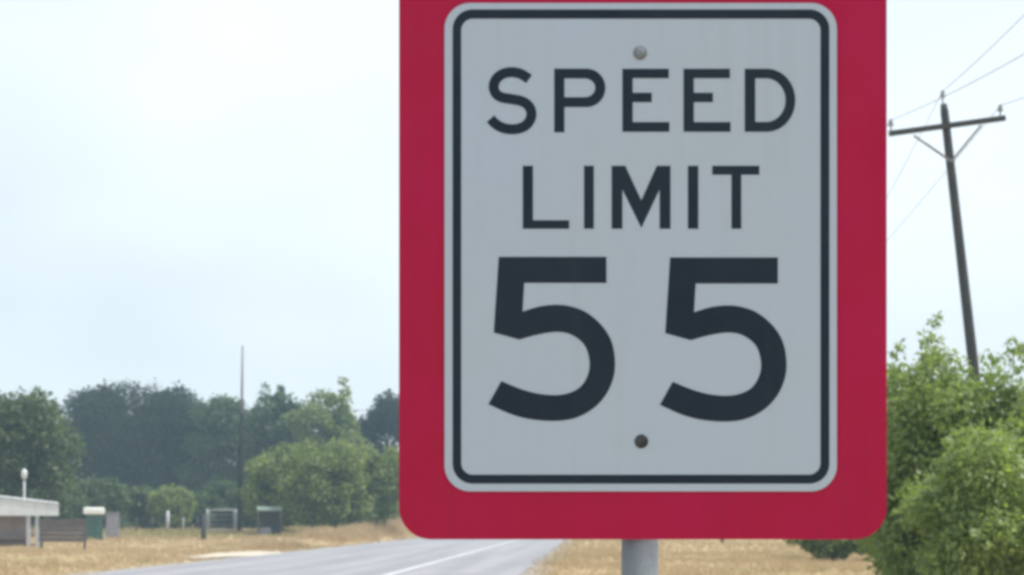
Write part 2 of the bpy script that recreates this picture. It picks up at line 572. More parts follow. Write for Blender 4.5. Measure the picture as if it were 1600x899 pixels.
def glyph(name, outs):
    return plate(name, [SP(o) for o in outs], 0.0006, YF, M['black'], face)
def arc(cx, cy, rx, ry, a0, a1, n=16):
    return [(cx + rx * math.cos(R(a0 + (a1 - a0) * k / n)), cy + ry * math.sin(R(a0 + (a1 - a0) * k / n))) for k in range(n + 1)]
q = 1 / 5.992
s_pts = [(740 + x * q, 80 + y * q) for x, y in [(520, 268), (485, 243), (430, 215), (350, 203), (270, 222), (212, 270), (190, 335), (207, 398), (262, 438),
         (355, 455), (448, 474), (510, 512), (541, 573), (534, 640), (492, 699), (425, 730), (350, 737), (270, 722), (205, 685), (160, 638)]]
glyph('letter_s', [stroke(spline(s_pts), 15.8)])
glyph('letter_p', [[(866, 207.8), (866, 108.4), (917, 108.4)] + arc(917, 138.4, 29, 30, -90, 90)[1:] + [(882, 168.4), (882, 207.8)],
                   [(882, 123.8), (914, 123.8)] + arc(914, 138.4, 16, 14.6, -90, 90)[1:] + [(882, 153)]])
def letter_e(x):
    glyph('letter_e', [[(x, 108.6), (x + 72.5, 108.6), (x + 72.5, 123.4), (x + 16.2, 123.4), (x + 16.2, 146), (x + 46, 146), (x + 46, 160.8), (x + 16.2, 160.8),
                        (x + 16.2, 191.8), (x + 73.5, 191.8), (x + 73.5, 207), (x, 207)]])
letter_e(972.4); letter_e(1067.8)
glyph('letter_d', [[(1163.2, 108.6), (1198, 108.6)] + arc(1198, 157.8, 44.3, 49.2, -90, 90, 24)[1:] + [(1163.2, 207)],
                   [(1179.8, 123.6), (1197, 123.6)] + arc(1197, 157.6, 30, 34, -90, 90, 24)[1:] + [(1179.8, 191.6)]])
glyph('letter_l', [[(817, 260), (833, 260), (833, 345), (889.5, 345), (889.5, 358.3), (817, 358.3)]])
glyph('letter_i', [[(912.5, 260), (928, 260), (928, 358.3), (912.5, 358.3)]])
glyph('letter_m', [[(955.6, 260), (977, 260), (1002, 314), (1026, 260), (1047.6, 260), (1047.6, 358.3), (1030.5, 358.3), (1030.5, 297), (1002, 357), (972.5, 297), (972.5, 358.3), (955.6, 358.3)]])
glyph('letter_i', [[(1074.6, 260), (1091, 260), (1091, 358.3), (1074.6, 358.3)]])
glyph('letter_t', [[(1112.6, 260), (1186.2, 260), (1186.2, 274), (1158, 274), (1158, 358.3), (1142.6, 358.3), (1142.6, 274), (1112.6, 274)]])
q = 1 / 2.996
inner = spline([(215, 453), (300, 430), (390, 417), (460, 431), (520, 480), (543, 560), (530, 630), (490, 682), (420, 709), (335, 710), (240, 690), (130, 647)], 6)
outer = spline([(70, 755), (180, 803), (280, 827), (390, 833), (480, 818), (560, 775), (620, 710), (655, 630), (662, 550), (645, 460), (600, 387), (530, 327), (460, 299), (390, 290), (310, 298), (230, 322)], 6)
five = [(118, 66), (622, 66), (622, 188), (238, 188)] + outer[::-1] + inner[::-1] + [(95, 420)]
for dx, dy in ((0, 0), (267.5, 1)):
    glyph('numeral_five', [[(740 + x * q + dx, 380 + y * q + dy) for x, y in five]])
RX = Matrix.Rotation(R(90), 4, 'X')          # local z -> -y, towards the road user
for (bx, by), mm in (((1000, 84), 'bolt_pale'), ((1002, 690), 'bolt_dark')):
    x, z = S(bx, by)
    b_ = lathe('bolt', [(0.0108, 0), (0.0108, 0.0010), (0.0082, 0.0014), (0.0078, 0.0036), (0.0056, 0.0048), (0.0, 0.0051)], M[mm], face, 18, RX, (x, -0.0030, z))
post = tube('post', [(0, 0.038, -0.35), (0, 0.038, 2.40)], [0.0295, 0.0295], M['galv'], sign, 24)
lathe('post_cap', [(0.031, 0), (0.031, 0.03), (0.024, 0.042), (0.0, 0.048)], M['galv'], post, 24, None, (0, 0.038, 2.385))
for by in (84, 690):
    x, z = S(1001, by)
    bm = bmesh.new()
    box_bm(bm, (0, 0.0055, z), (0.12, 0.005, 0.035))
    tube_bm(bm, [(-0.045, 0.008, z), (-0.041, 0.045, z), (-0.028, 0.068, z), (0, 0.076, z), (0.028, 0.068, z), (0.041, 0.045, z), (0.045, 0.008, z)], [0.005] * 7, 8)
    link('clamp', bm_mesh('clamp', bm), M['galv'], sign)

# ------------------------------------------------------------------ leaning utility pole and its wires
PF = 2400.0
def at(px, py, Y):
    return Vector(((px - 925) * Y / PF, Y, CAM_H + (812 - py) * Y / PF))
PY = 32.0
top = at(1474.5, 163, PY)
low = at(1522, 580, PY)
d = (low - top).normalized()
base = top + d * ((top.z + 0.1) / -d.z)
up = -d
pole = thing('utility_pole', (base.x, base.y, 0), 'weathered wooden utility pole leaning left, with crossarm, rising behind the green bush', 'utility pole')
def L_(p):
    return Vector(p) - Vector((base.x, base.y, 0))
k5 = [L_(base + (top - base) * t) for t in (0, .25, .5, .75, .985, 1)]
tube('pole_shaft', k5, [.128, .120, .110, .098, .086, .066], M['wood_pole'], pole, 16)
a0, a1 = at(1389, 209, PY - .17), at(1571, 184.5, PY - .17)
arm_dir = (a1 - a0).normalized()
ac = (a0 + a1) / 2
rot = Matrix((arm_dir, Vector((0, 1, 0)), arm_dir.cross(Vector((0, 1, 0))))).transposed()
arm = box('crossarm', L_(ac), ((a1 - a0).length, .09, .105), M['wood_pole'], pole, .008, rot)
for ex in ((1428, 212), (1533, 196)):
    bm = bmesh.new()
    p0 = at(*ex, PY - .235); p1 = at(1486 if ex[0] < 1480 else 1487, 252, PY - .16)
    tube_bm(bm, [L_(p0), L_(p1)], [.026, .026], 6)
    link('brace', bm_mesh('brace', bm), M['grey_metal'], pole)
lathe('brace_bolt', [(.03, 0), (.03, .03), (.0, .035)], M['grey_metal'], pole, 8, RX, L_(at(1486.5, 252, PY - .15)))
def insulator(p):
    i_ = lathe('insulator_pin', [(.016, -.16), (.016, .05), (.0, .055)], M['grey_metal'], pole, 8, None, L_(p))
    lathe('insulator', [(.03, 0), (.055, .015), (.06, .05), (.035, .065), (.045, .085), (.045, .12), (.025, .15), (0, .155)], M['insulator'], i_, 14, None, L_(p))
    return Vector(p) + Vector((0, 0, .13))
w_top = insulator(at(1473, 155, PY) + Vector((0, 0, .03)))
w_left = insulator(at(1392, 203, PY - .17) + Vector((0, 0, .07)))
w_right = insulator(at(1563, 180, PY - .17) + Vector((0, 0, .07)))
SPAN = 68.0
def wire(p, near, far, label):
    """one conductor through insulator p: towards the viewer through the point `near`, and away through `far`"""
    def half(p, q, L, extra):
        # parabola through p and q; q at parameter s of the run, sag from `extra`
        out = []
        dh = Vector((q.x - p.x, q.y - p.y)); run = dh.length; dh /= run
        k = extra
        s0 = (q.z - p.z) / run - k * run
        for i in range(1, 25):
            t = L * i / 24
            out.append(Vector((p.x + dh.x * t, p.y + dh.y * t, p.z + s0 * t + k * t * t)))
        return out
    A = half(p, near, 46, 0.0022)
    far = Vector((p.x, far.y, far.z)); run = far.y - p.y
    B = half(p, far, SPAN, -(far.z - p.z) / run / (SPAN - run))      # level with p at the next pole
    pts = A[::-1] + [p] + B
    bm = bmesh.new()
    tube_bm(bm, pts, [.0065] * len(pts), 6)
    o = link('power_line', bm_mesh('power_line', bm, True), M['wire'])
    return tag(o, label, 'power line', 'conductors on the leaning utility pole')
wire(w_top, at(1600, 24, 24.8), at(1396, 290, 37.2), 'power line running over the very top of the leaning utility pole')
wire(w_left, at(1600, 85, 22.2), at(1340, 262, 36.0), 'power line on the left end of the utility pole crossarm')
wire(w_right, at(1640, 138, 28.0), at(1395, 368, 43.4), 'power line on the right end of the utility pole crossarm')

# the next pole along the same line
def copy_tree(o, parent=None):
    c = o.copy(); COL.objects.link(c); c.parent = parent
    for ch in o.children: copy_tree(ch, c)
    return c
pole2 = copy_tree(pole)
pole2.location.y += SPAN
pole2['label'] = 'farther utility pole along the same line, behind the sign'
pole['group'] = pole2['group'] = 'utility poles along the road'

# ------------------------------------------------------------------ trees and bushes
def leaf_cloud(centers, radii, n, size, seed, flat=0.8, narrow=0.5, up=0.35, shell=0.62):
    """n rhombic leaves spread through ellipsoidal clumps; returns verts, quads"""
    r = np.random.default_rng(seed)
    C = np.asarray(centers, float); Rr = np.asarray(radii, float)
    wgt = Rr ** 2; wgt /= wgt.sum()
    idx = r.choice(len(C), n, p=wgt)
    dv = r.normal(size=(n, 3)); dv /= np.linalg.norm(dv, axis=1)[:, None]
    rad = (shell + (1 - shell) * r.random(n)) * (1 + 0.16 * r.normal(size=n).clip(-1, .9))
    P = C[idx] + dv * (Rr[idx] * rad)[:, None] * np.array([1, 1, flat])
    a = dv * 0.25 + r.normal(size=(n, 3)) * 0.7 + np.array([0, 0, -up])      # leaf axis hangs
    a /= np.linalg.norm(a, axis=1)[:, None]
    nrm = dv * 0.8 + r.normal(size=(n, 3)) * 0.4 + np.array([0, 0, 0.5])       # leaf faces turn to the light
    b = np.cross(a, nrm); b /= np.linalg.norm(b, axis=1)[:, None]
    s = size * (0.55 + 0.9 * r.random(n))
    nn = np.cross(a, b)
    v0 = P; v2 = P + a * s[:, None]
    mid = P + a * (s * 0.45)[:, None] + nn * (s * 0.10)[:, None]
    v1 = mid + b * (s * narrow / 2)[:, None]; v3 = mid - b * (s * narrow / 2)[:, None]
    V = np.stack([v0, v1, v2, v3], 1).reshape(-1, 3)
    F = np.arange(4 * n).reshape(-1, 4)
    return V, F
def make_tree(name, x, y, h, hw, leaf, label, cat, n, size, seed, group=None, clear=0.18, clumps=46, lean=0.0, cr=(0.20, 0.34), narrow=0.6, dome=1.0, spires=(), depth=None):
    """tree: trunk with limbs, crown of leaf clumps. clear = bare fraction of the height; spires = extra clump columns (dx, top height)"""
    r = random.Random(seed)
    z0 = float(gz(x, y))
    t = thing(name, (x, y, z0), label, cat, group)
    dp = depth or hw
    cz0 = h * clear; ch = h - cz0
    cen, rad = [], []
    big = min(hw, ch * .6)
    for k in range(clumps):
        for _ in range(60):
            u = [r.uniform(-1, 1) for _ in range(3)]
            q2 = u[0] ** 2 + u[1] ** 2 + (abs(u[2]) ** (2 * dome))
            if 0.25 < q2 < 1: break
        rr = big * r.uniform(*cr)
        px_ = u[0] * max(hw - rr * .8, .1); py_ = u[1] * max(dp - rr * .8, .1)
        pz_ = cz0 + ch * .5 + u[2] * max(ch * .5 - rr * .62, .1)
        cen.append((px_ + lean * pz_, py_, max(pz_, rr * .5))); rad.append(rr)
    for dx, th in spires:
        for j in range(6):
            f_ = j / 5
            cen.append((dx + r.uniform(-.1, .1) * hw * .4, r.uniform(-.2, .2) * dp, th * (0.62 + 0.36 * f_))); rad.append(big * (.30 - .20 * f_))
    bm = bmesh.new()
    r0 = max(0.035 * h, .05) * (0.6 if clear < .1 else 1)
    top_ = cz0 + ch * .62
    tp = [(0, 0, -.2), (r.uniform(-.1, .1) * hw * .3, r.uniform(-.1, .1) * hw * .3, h * .18), (lean * h * .4 + r.uniform(-.1, .1) * hw, r.uniform(-.1, .1) * hw, h * .42), (lean * top_ + r.uniform(-.1, .1) * hw, 0, top_)]
    tube_bm(bm, tp, [r0, r0 * .8, r0 * .55, r0 * .15], 8)
    order = sorted(range(len(cen)), key=lambda k: -rad[k])[:12]
    for k in order:
        c = Vector(cen[k]); zf = min(max(c.z * .55, h * .05), top_ * .8)
        s_ = Vector(tp[1]).lerp(Vector(tp[2]), min(max((zf - h * .18) / (h * .24), 0), 1)) if zf > h * .18 else Vector(tp[0]).lerp(Vector(tp[1]), .7)
        m_ = s_.lerp(c, .5) + Vector((0, 0, .08 * h))
        tube_bm(bm, [s_, m_, c], [r0 * .42, r0 * .26, r0 * .08], 6)
    link('trunk', bm_mesh('trunk', bm, True), M['bark'], t)
    V_, F_ = leaf_cloud(cen, rad, n, size, seed, narrow=narrow)
    V_[:, 2] = np.maximum(V_[:, 2], 0.02)
    link('crown', np_mesh('crown', V_, F_), M[leaf], t)
    return t
def tree_px(name, px, top_y, hw_px, Y, leaf, label, cat, n, size, seed, **k):
    x = (px - 925) * Y / PF
    z = CAM_H + (812 - top_y) * Y / PF - float(gz(x, Y))
    return make_tree(name, x, Y, z, hw_px * Y / PF, leaf, label, cat, n, size, seed, **k)

FAR = 'trees along the far tree line'
tree_px('broadleaf_tree', 5, 585, 122, 112, 'leaf_green', 'large green broadleaf tree at the left edge, behind the pale metal-roofed shed', 'tree', 20000, .40, 1, clear=.04, clumps=80, dome=1.5)
tree_px('dark_tree', 160, 597, 92, 196, 'leaf_dark', 'dark tree beside the large green tree, left shoulder of the dark domed clump', 'tree', 24000, .44, 2, group=FAR, clear=.0, clumps=80, dome=1.1)
tree_px('dark_tree', 218, 580, 128, 190, 'leaf_dark', 'tallest dark tree in the middle of the domed clump', 'tree', 28000, .44, 3, group=FAR, clear=.0, clumps=90, dome=1.0)
tree_px('dark_tree', 274, 592, 78, 198, 'leaf_dark', 'dark tree on the right shoulder of the domed clump', 'tree', 20000, .44, 4, group=FAR, clear=.0, clumps=70, dome=1.1)
tree_px('broadleaf_tree', 345, 613, 72, 186, 'leaf_green', 'grey-green far tree just left of the tall dark pole', 'tree', 18000, .46, 5, group=FAR, clear=.03, clumps=60, dome=1.6)
tree_px('broadleaf_tree', 428, 604, 66, 180, 'leaf_green', 'far tree with twin rounded tops just right of the tall dark pole', 'tree', 18000, .46, 6, group=FAR, clear=.03, clumps=60, dome=1.5, spires=((-1.0, 16.9), (.9, 16.6)))
tree_px('broadleaf_tree', 512, 611, 72, 170, 'leaf_mid', 'lighter green far tree with a small tuft at its top', 'tree', 18000, .44, 7, group=FAR, clear=.03, clumps=60, dome=1.5, spires=((1.7, 16.6),))
tree_px('dark_tree', 612, 607, 84, 185, 'leaf_dark', 'dark far tree partly hidden by the left edge of the sign', 'tree', 20000, .46, 8, group=FAR, clear=.03, clumps=60, dome=1.5)
HED = 'shrubs at the edge of the field'
for i, (px, ty, hw, Y, lf, lab) in enumerate([
    (152, 738, 48, 140, 'leaf_green', 'round green shrub behind the green cabinet with the white lid'),
    (222, 757, 38, 146, 'leaf_green', 'low green shrub second from the green cabinet, below the dark domed trees'),
    (268, 752, 36, 142, 'leaf_mid', 'low yellowish green shrub behind the pale fence posts'),
    (318, 764, 34, 147, 'leaf_green', 'low dark green shrub behind the white gate'),
    (352, 742, 36, 150, 'leaf_green', 'upright green shrub immediately left of the tall dark pole'),
    (402, 735, 34, 146, 'leaf_green', 'upright green shrub between the tall dark pole and the bright green trees'),
    (90, 745, 52, 135, 'leaf_green', 'green shrub rising behind the dark plank board'),
    ]):
    tree_px('shrub', px, ty, hw * 1.15, Y, lf, lab, 'shrub', 5000, .34, 30 + i, group=HED, clear=.0, clumps=44)
MID = 'bright green trees by the far verge'
tree_px('bushy_tree', 440, 692, 66, 128, 'leaf_mid', 'bright green bushy tree, leftmost of the three near the road', 'tree', 13000, .32, 50, group=MID, clear=.0, clumps=60, dome=1.2)
tree_px('bushy_tree', 515, 680, 82, 122, 'leaf_mid', 'bright green bushy tree, tallest of the three near the road', 'tree', 17000, .32, 51, group=MID, clear=.0, clumps=70, dome=1.3)
tree_px('bushy_tree', 588, 692, 66, 126, 'leaf_mid', 'bright green bushy tree touching the left edge of the sign', 'tree', 13000, .32, 52, group=MID, clear=.0, clumps=60, dome=1.2)

NEAR = 'bushes on the right verge'
tree_px('leafy_bush', 1446, 535, 125, 29.0, 'leaf_near', 'tall light green bush with a pointed top between the sign and the leaning pole', 'bush', 26000, .13, 60, group=NEAR, clear=.0, clumps=42, cr=(.30, .50), narrow=.5, dome=1.0, depth=2.4, spires=((.12, 5.45), (.0, 5.1), (-.6, 4.85), (.5, 4.8)))
tree_px('leafy_bush', 1620, 565, 165, 28.0, 'leaf_near', 'broad light green bush at the right edge, in front of the leaning pole', 'bush', 28000, .13, 61, group=NEAR, clear=.0, clumps=46, cr=(.28, .46), narrow=.5, dome=1.0, depth=2.6, spires=((-.45, 4.8), (-.8, 4.6), (-1.2, 4.5)))
tree_px('leafy_bush', 1535, 648, 130, 24.6, 'leaf_near', 'lower light green bush nearest the viewer, in front of the two taller bushes', 'bush', 20000, .12, 64, group=NEAR, clear=.0, clumps=34, cr=(.30, .50), narrow=.5, dome=1.0, depth=1.7)
tree_px('leafy_bush', 1405, 700, 85, 40.0, 'leaf_near', 'darker green bush low behind the bottom right corner of the sign', 'bush', 16000, .14, 62, group=NEAR, clear=.0, clumps=50, narrow=.5)
tree_px('leafy_bush', 1300, 790, 80, 62.0, 'leaf_mid', 'low green bush on the dry verge under the bottom edge of the sign', 'bush', 9000, .18, 63, group=NEAR, clear=.0, clumps=40, narrow=.5)

# undergrowth under the far trees, one mass
cen, rad = [], []
for k in range(170):
    px = -60 + 720 * (k + rng.uniform(0, 1)) / 170; Y = rng.uniform(152, 164)
    x = (px - 925) * Y / PF
    cen.append((x, Y, float(gz(x, Y)) + rng.uniform(.2, 2.6))); rad.append(rng.uniform(.8, 1.5))
Vw, Fw = leaf_cloud(cen, rad, 30000, .32, 98)
Vw[:, 2] = np.maximum(Vw[:, 2], gz(Vw[:, 0], Vw[:, 1]) + .02)
tag(link('undergrowth', np_mesh('undergrowth', Vw, Fw), M['leaf_green']), 'dark green undergrowth at the foot of the far trees', 'undergrowth', kind='stuff')

# distant wood beyond the road, one mass
cen, rad = [], []
for k in range(640):
    px = rng.uniform(-80, 2000); Y = rng.uniform(225, 300)
    rr = rng.uniform(2.5, 4.5)
    x = (px - 925) * Y / PF
    cen.append((x, Y, float(gz(x, Y)) + rng.uniform(1.5, 13))); rad.append(rr)
Vw, Fw = leaf_cloud(cen, rad, 90000, .8, 99)
Vw[:, 2] = np.maximum(Vw[:, 2], .05)
tag(link('distant_wood', np_mesh('distant_wood', Vw, Fw), M['leaf_dark']), 'distant dark wood beyond the road', 'wood', kind='stuff')

# ------------------------------------------------------------------ things at the far side of the road
def ground_at(px, Y):
    x = (px - 925) * Y / PF
    return Vector((x, Y, float(gz(x, Y))))
def loc(t, px, py, Y):              # a point in a thing's own coordinates
    return at(px, py, Y) - t.location

# pale metal-roofed open shed
Y = 88.0
shed = thing('open_shed', ground_at(20, Y), 'open shed with pale sheet-metal roof and white posts at the left edge', 'shed', rz=R(19.6))
def px2m(p, Y): return p * Y / PF
zt0, zt1 = loc(shed, -40, 770, Y).z, loc(shed, 88, 788, Y).z
xl, xr = loc(shed, -70, 800, Y).x, loc(shed, 88, 800, Y).x
zl, zr = loc(shed, -70, 768, Y).z, loc(shed, 88, 787, Y).z
bm = bmesh.new()
n = 22
for i in range(n):                  # ribbed roof, falling to the right
    t0, t1 = i / n, (i + .86) / n
    for (ta, tb, lift) in ((t0, t1, .03), (t1, (i + 1) / n, 0)):
        xa, xb = xl + (xr - xl) * ta, xl + (xr - xl) * tb
        za, zb = zl + (zr - zl) * ta + lift, zl + (zr - zl) * tb + lift
        vs_ = [bm.verts.new(p) for p in ((xa, -.3, za), (xb, -.3, zb), (xb, 4.2, zb + .10), (xa, 4.2, za + .10), (xa, -.3, za - .07), (xb, -.3, zb - .07), (xb, 4.2, zb + .03), (xa, 4.2, za + .03))]
        for q4 in ((0, 1, 2, 3), (4, 7, 6, 5), (0, 4, 5, 1), (1, 5, 6, 2), (2, 6, 7, 3), (3, 7, 4, 0)):
            bm.faces.new([vs_[k] for k in q4])
link('roof', bm_mesh('roof', bm), M['metal_pale'], shed)
zb0 = loc(shed, 0, 806, Y).z
for i in range(9):                  # deep sheet-metal valance under the eave, one sheet after another
    xa = xl + (xr - xl) * i / 9; xb = xl + (xr - xl) * (i + .985) / 9
    za = zl + (zr - zl) * i / 9 - .08; zb_ = zl + (zr - zl) * (i + 1) / 9 - .08
    bm = bmesh.new()
    fr = [bm.verts.new((x, yy, z)) for yy in (-.25, -.22) for x, z in ((xa, zb0), (xb, zb0), (xb, zb_), (xa, za))]
    for q4 in ((0, 1, 2, 3), (4, 7, 6, 5), (0, 4, 5, 1), (1, 5, 6, 2), (2, 6, 7, 3), (3, 7, 4, 0)):
        bm.faces.new([fr[k] for k in q4])
    link('valance_sheet', bm_mesh('valance_sheet', bm), M['metal_pale'], shed)
for px in (-55, 43, 56):
    c = loc(shed, px, 800, Y)
    h_ = zb0 + .1
    box('post', (c.x, -.1, h_ / 2), (.22, .16, h_), M['post_white'], shed, .01)
c0, c1 = loc(shed, -68, 800, Y), loc(shed, 40, 800, Y)
box('back_wall', ((c0.x + c1.x) / 2, .9, .9), (c1.x - c0.x, .1, 1.8), M['mauve_wall'], shed)
box('crate_shelf', ((c0.x + c1.x) / 2, .55, .5), ((c1.x - c0.x) * .92, .5, .08), M['mauve_wall'], shed)

# dark plank board on two posts
Y = 81.0
brd = thing('plank_board', ground_at(98, Y), 'dark horizontal plank board on two short posts beside the open shed', 'board', rz=R(18.5))
xa, xb = loc(brd, 63, 0, Y).x, loc(brd, 134, 0, Y).x
zt, zb = loc(brd, 0, 811, Y).z, loc(brd, 0, 847, Y).z
for i in range(5):
    hh = (zt - zb) / 5
    box('plank', ((xa + xb) / 2 + random.uniform(-.03, .03), random.uniform(-.006, .006), zb + hh * (i + .5)), (xb - xa, .04, hh - .02), M['wood_dark'], brd, .006)
for x in (xa + .12, xb - .12):
    box('post', (x, .09, zt / 2 - .05), (.13, .13, zt + .02), M['wood_dark'], brd, .01)

# green cabinet with a white lid
Y = 104.0
cab = thing('green_cabinet', ground_at(147, Y), 'green metal cabinet with a bright white lid beside the plank board', 'cabinet', rz=R(17.5))
xa, xb = loc(cab, 135, 0, Y).x, loc(cab, 160, 0, Y).x
zt = loc(cab, 0, 804, Y).z
box('cabinet_body', ((xa + xb) / 2, .4, zt / 2), (xb - xa, .8, zt), M['green_metal'], cab, .03)
for s in (-1, 1):
    box('door', ((xa + xb) / 2 + s * (xb - xa) * .235, -.012, zt * .5), ((xb - xa) * .44, .02, zt * .86), M['green_metal'], cab, .006)
bm = bmesh.new()
xa2, xb2 = loc(cab, 131, 0, Y).x, loc(cab, 163, 0, Y).x
box_bm(bm, ((xa2 + xb2) / 2, .4, zt + .24), (xb2 - xa2, 1.1, .47), .10)
link('lid', bm_mesh('lid', bm), M['cap_white'], cab)

# grey box
Y = 112.0
gb = thing('grey_box', ground_at(176, Y), 'pale grey metal box on the dry grass right of the green cabinet', 'utility box', rz=R(17))
zt = loc(gb, 0, 802, Y).z
box('box_body', (0, .35, zt / 2), (.95, .7, zt), M['grey_metal'], gb, .03)
box('box_lid', (0, .35, zt + .03), (1.05, .8, .06), M['grey_metal'], gb, .015)
box('door', (0, -.012, zt * .52), (.78, .02, zt * .8), M['grey_metal'], gb, .006)

# yard lamp on a pale post behind the shed
Y = 96.0
lp = thing('yard_lamp', ground_at(38, Y), 'yard lamp on a thin pale post behind the shed roof', 'lamp')
zt = loc(lp, 0, 748, Y).z
tube('lamp_post', [(0, 0, -.1), (0, 0, zt)], [.085, .065], M['post_white'], lp, 10)
lathe('lamp_head', [(.08, 0), (.16, .08), (.18, .40), (.14, .54), (.05, .62), (0, .64)], M['metal_pale'], lp, 14, None, (0, 0, zt - .02))

# wire fence along the back of the field
Yf = 132.0
f0 = ground_at(186, Yf)
fence = thing('wire_fence', f0, 'low wire fence with pale posts along the back of the dry field', 'fence')
fps = []
for px in (190, 213, 237, 262, 286, 309):
    c = ground_at(px, Yf) - f0
    hgt = 1.85 if px == 262 else 1.3
    rr = .16 if px == 262 else .06
    tube('fence_post', [(c.x, c.y, c.z - .2), (c.x + .02, c.y, c.z + hgt)], [rr, rr * .9], M['post_white' if px in (262, 286) else 'wood_pole'], fence, 8)
    fps.append(c)
for zz in (.35, .75, 1.15):
    bm = bmesh.new()
    pts = []
    for a, b in zip(fps, fps[1:]):
        for k in range(4):
            t = k / 4
            p = a.lerp(b, t); pts.append((p.x, p.y - .07, p.z + zz - .04 * math.sin(math.pi * t)))
    pts.append((fps[-1].x, fps[-1].y - .07, fps[-1].z + zz))
    tube_bm(bm, pts, [.006] * len(pts), 5)
    link('fence_wire', bm_mesh('fence_wire', bm), M['wire'], fence)

# dark wooden post standing alone
Y = 108.0
pt = ground_at(318, Y)
bm = bmesh.new()
tube_bm(bm, [(0, 0, -.2), (.01, 0, .8), (-.03, 0, 1.75), (-.03, 0, 1.82)], [.17, .16, .14, .08], 10)
o = link('wooden_post', bm_mesh('wooden_post', bm, True), M['wood_pole']); o.location = pt
tag(o, 'short dark wooden post in the dry field left of the white gate', 'post')

# white pipe gate
Y = 130.0
gt = thing('pipe_gate', ground_at(346, Y), 'white pipe-framed field gate left of the tall dark pole', 'gate')
xa, xb = loc(gt, 324, 0, Y).x, loc(gt, 369, 0, Y).x
zt = loc(gt, 0, 797, Y).z
for x in (xa, xb):
    tube('gate_post', [(x, 0, -.2), (x, 0, zt + .08)], [.075, .075], M['post_white'], gt, 8)
bm = bmesh.new()
e = .17
for p, q_ in (((xa + e, 0, .25), (xb - e, 0, .25)), ((xa + e, 0, zt), (xb - e, 0, zt)), ((xa + e, 0, .25), (xa + e, 0, zt)), ((xb - e, 0, .25), (xb - e, 0, zt))):
    tube_bm(bm, [p, q_], [.055, .055], 8)
link('gate_frame', bm_mesh('gate_frame', bm, True), M['post_white'], gt)
for k in range(3):
    z = .25 + (zt - .25) * (k + 1) / 4
    tube('gate_rail', [(xa + e, 0, z), (xb - e, 0, z)], [.025, .025], M['post_white'], gt, 6)

# small lean-to with a pale green roof
Y = 119.0
lt = thing('lean_to', ground_at(420, Y), 'small dark lean-to with pale green roof right of the tall dark pole', 'shed', rz=R(12))
xa, xb = loc(lt, 402, 0, Y).x, loc(lt, 441, 0, Y).x
zt = loc(lt, 0, 795, Y).z
box('roof', ((xa + xb) / 2, .6, zt), (xb - xa, 1.9, .10), M['roof_green'], lt, .01, Matrix.Rotation(R(9), 3, 'X'))
for x in (xa + .1, xb - .1):
    box('post', (x, -.1, zt / 2 - .1), (.12, .12, zt - .12), M['wood_dark'], lt)
for k in range(6):
    ww = (xb - xa - .3) / 6
    box('wall_plank', (xa + .15 + ww * (k + .5), 1.1, zt / 2 - .03), (ww - .02, .03, zt - .25), M['wood_pole'], lt)
box('feed_trough', (xa + .62, .35, .32), (.9, .5, .64), M['grey_metal'], lt, .03)

# tall dark pole with a pale mast
Y = 133.0
pl = thing('tall_pole', ground_at(373, Y), 'tall dark wooden pole with a thin pale mast on top, before the tree line', 'pole')
pb, ptop, pm = loc(pl, 373, 830, Y), loc(pl, 378.5, 624, Y), loc(pl, 380, 541, Y)
tube('pole_shaft', [(0, 0, -.3), tuple(Vector((0, 0, 0)).lerp(ptop, .5)), tuple(ptop)], [.24, .21, .17], M['creosote'], pl, 12)
tube('mast', [tuple(ptop - Vector((0, 0, 1.2)) + Vector((0, -.2, 0))), tuple(pm + Vector((0, -.2, 0)))], [.11, .10], M['grey_metal'], pl, 8)
for dz in (-.35, -.95):
    tube('mast_clamp', [tuple(ptop + Vector((0, .17, dz))), tuple(ptop + Vector((0, -.29, dz)))], [.05, .05], M['grey_metal'], pl, 6)

for k, (py, lab) in enumerate(((641, 'upper thin wire crossing in front of the far trees, held by the tall dark pole'), (691, 'lower thin wire crossing in front of the far trees, held by the tall dark pole'))):
    c = at(376, py, Y - .25)
    pts = []
    for i in range(-14, 15):
        x = i * 3.2
        pts.append((c.x + x, c.y + x * .12, c.z + .0011 * x * x * .6 - .0 * x))
    bm = bmesh.new()
    tube_bm(bm, pts, [.022] * len(pts), 5)
    tag(link('overhead_wire', bm_mesh('overhead_wire', bm, True), M['creosote']), lab, 'overhead wire', 'wires on the tall dark pole')

# ------------------------------------------------------------------ dry grass
def grass(n, xr_, yr_, hgt, wid, seed, dens=None, blades=5):
    r = np.random.default_rng(seed)
    u = r.random(n)
    y = yr_[0] + (yr_[1] - yr_[0]) * u
    x = r.uniform(xr_[0], xr_[1], n)
    if dens is not None:
        keep = r.random(n) < dens(x, y)
        x, y = x[keep], y[keep]
    big = 0.5 + 0.5 * np.sin(x * .7 + 2 * np.sin(y * .23)) * np.sin(y * .31 + 1)
    hh = hgt * (0.45 + 0.9 * big) * (0.6 + 0.8 * r.random(len(x)))
    x = np.repeat(x, blades); y = np.repeat(y, blades); hh = np.repeat(hh, blades)
    m = len(x)
    x = x + r.normal(size=m) * .10; y = y + r.normal(size=m) * .10
    hh = hh * (0.5 + 0.7 * r.random(m))
    a = r.random(m) * 2 * np.pi
    bend = hh * r.uniform(.1, .8, m)
    b = r.random(m) * 2 * np.pi
    z = gz(x, y)
    W = wid * (0.6 + 0.8 * r.random(m))
    p0 = np.stack([x - np.cos(a) * W, y - np.sin(a) * W, z - .02], 1)
    p1 = np.stack([x + np.cos(a) * W, y + np.sin(a) * W, z - .02], 1)
    p2 = np.stack([x + np.cos(b) * bend, y + np.sin(b) * bend, z + hh], 1)
    return np.stack([p0, p1, p2], 1).reshape(-1, 3)
def edge_l(x, y): return np.clip((-14.05 - x) / .8 + .15, 0, 1)
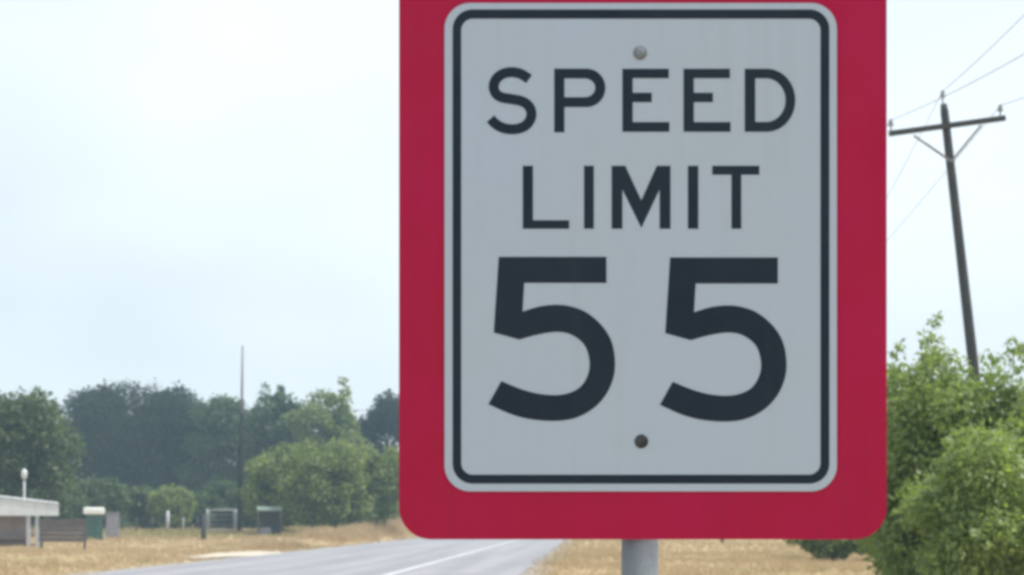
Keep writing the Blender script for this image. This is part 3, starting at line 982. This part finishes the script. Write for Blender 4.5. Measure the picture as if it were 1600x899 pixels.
def edge_r(x, y): return np.clip((x + 2.05) / .8 + .15, 0, 1)
not_gravel = lambda x, y: ((((x + 15.6) / 1.5) ** 2 + ((y - 68) / 6.5) ** 2) > 0.9)
parts = [
    grass(15000, (-48, -14), (38, 100), .17, .016, 1, lambda x, y: edge_l(x, y) * not_gravel(x, y)),
    grass(9000, (-75, -14), (100, 165), .26, .03, 2, lambda x, y: edge_l(x, y) * (1 - .85 * np.exp(-((x + 17.2) / 1.6) ** 2))),
    grass(9000, (-2.1, 16), (34, 75), .17, .014, 3, edge_r),
    grass(5000, (-2.1, 26), (75, 150), .24, .024, 4, edge_r),
    grass(9000, (-2.1, 8), (-3, 34), .12, .006, 5, edge_r),
]
# heaps of tall dry grass at the far road edge
for k, (px, py, Y, rx, ry, hh) in enumerate([(462, 836, 101, 1.7, 5, .55), (515, 832, 112, 1.8, 6, .6), (560, 832, 125, 1.9, 7, .6), (600, 834, 140, 2.2, 8, .6), (300, 850, 84, 1.6, 4, .35)]):
    cx = -17.3
    parts.append(grass(600, (cx - rx, cx + rx), (Y - ry, Y + ry), hh, .025, 20 + k, lambda x, y: np.clip(1.3 - ((x - cx) / rx) ** 2 - ((y - Y) / ry) ** 2, 0, 1) * edge_l(x, y)))
Vg = np.concatenate(parts)
tag(link('dry_grass', np_mesh('dry_grass', Vg, np.arange(len(Vg)).reshape(-1, 3)), M['straw']), 'dry straw-coloured grass on the verges and the field', 'grass', kind='stuff')

Vg = np.concatenate([grass(6000, (-58, -19.5), (112, 142), .24, .03, 41, lambda x, y: np.clip(.5 + np.sin(x * .23) * np.sin(y * .2 + x * .05), 0, 1)),
                     grass(1500, (-40, -16), (52, 80), .12, .016, 42, lambda x, y: np.clip(-.2 + np.sin(x * .6) * np.sin(y * .35), 0, 1)),
                     grass(1800, (1, 15), (40, 75), .14, .014, 43, lambda x, y: np.clip(-.1 + np.sin(x * .8 + 1) * np.sin(y * .3), 0, 1))])
tag(link('green_grass', np_mesh('green_grass', Vg, np.arange(len(Vg)).reshape(-1, 3)), M['green_straw']), 'pale green grass in patches on the dry field', 'grass', kind='stuff')

# ------------------------------------------------------------------ haze
hz = bpy.data.materials.new('haze')
hz.use_nodes = True
N, L = hz.node_tree.nodes, hz.node_tree.links
N.clear()
hv = N.new('ShaderNodeVolumePrincipled')
hv.inputs['Color'].default_value = (0.55, 0.80, 1.0, 1)
hv.inputs['Density'].default_value = 0.0007
hv.inputs['Anisotropy'].default_value = 0.0
ho = N.new('ShaderNodeOutputMaterial')
L.new(hv.outputs['Volume'], ho.inputs['Volume'])
bm = bmesh.new()
box_bm(bm, (0, 1900, 12.5), (6400, 5000, 27.5))
tag(link('haze', bm_mesh('haze', bm), hz), 'thin pale summer haze over the field', 'haze', kind='stuff')
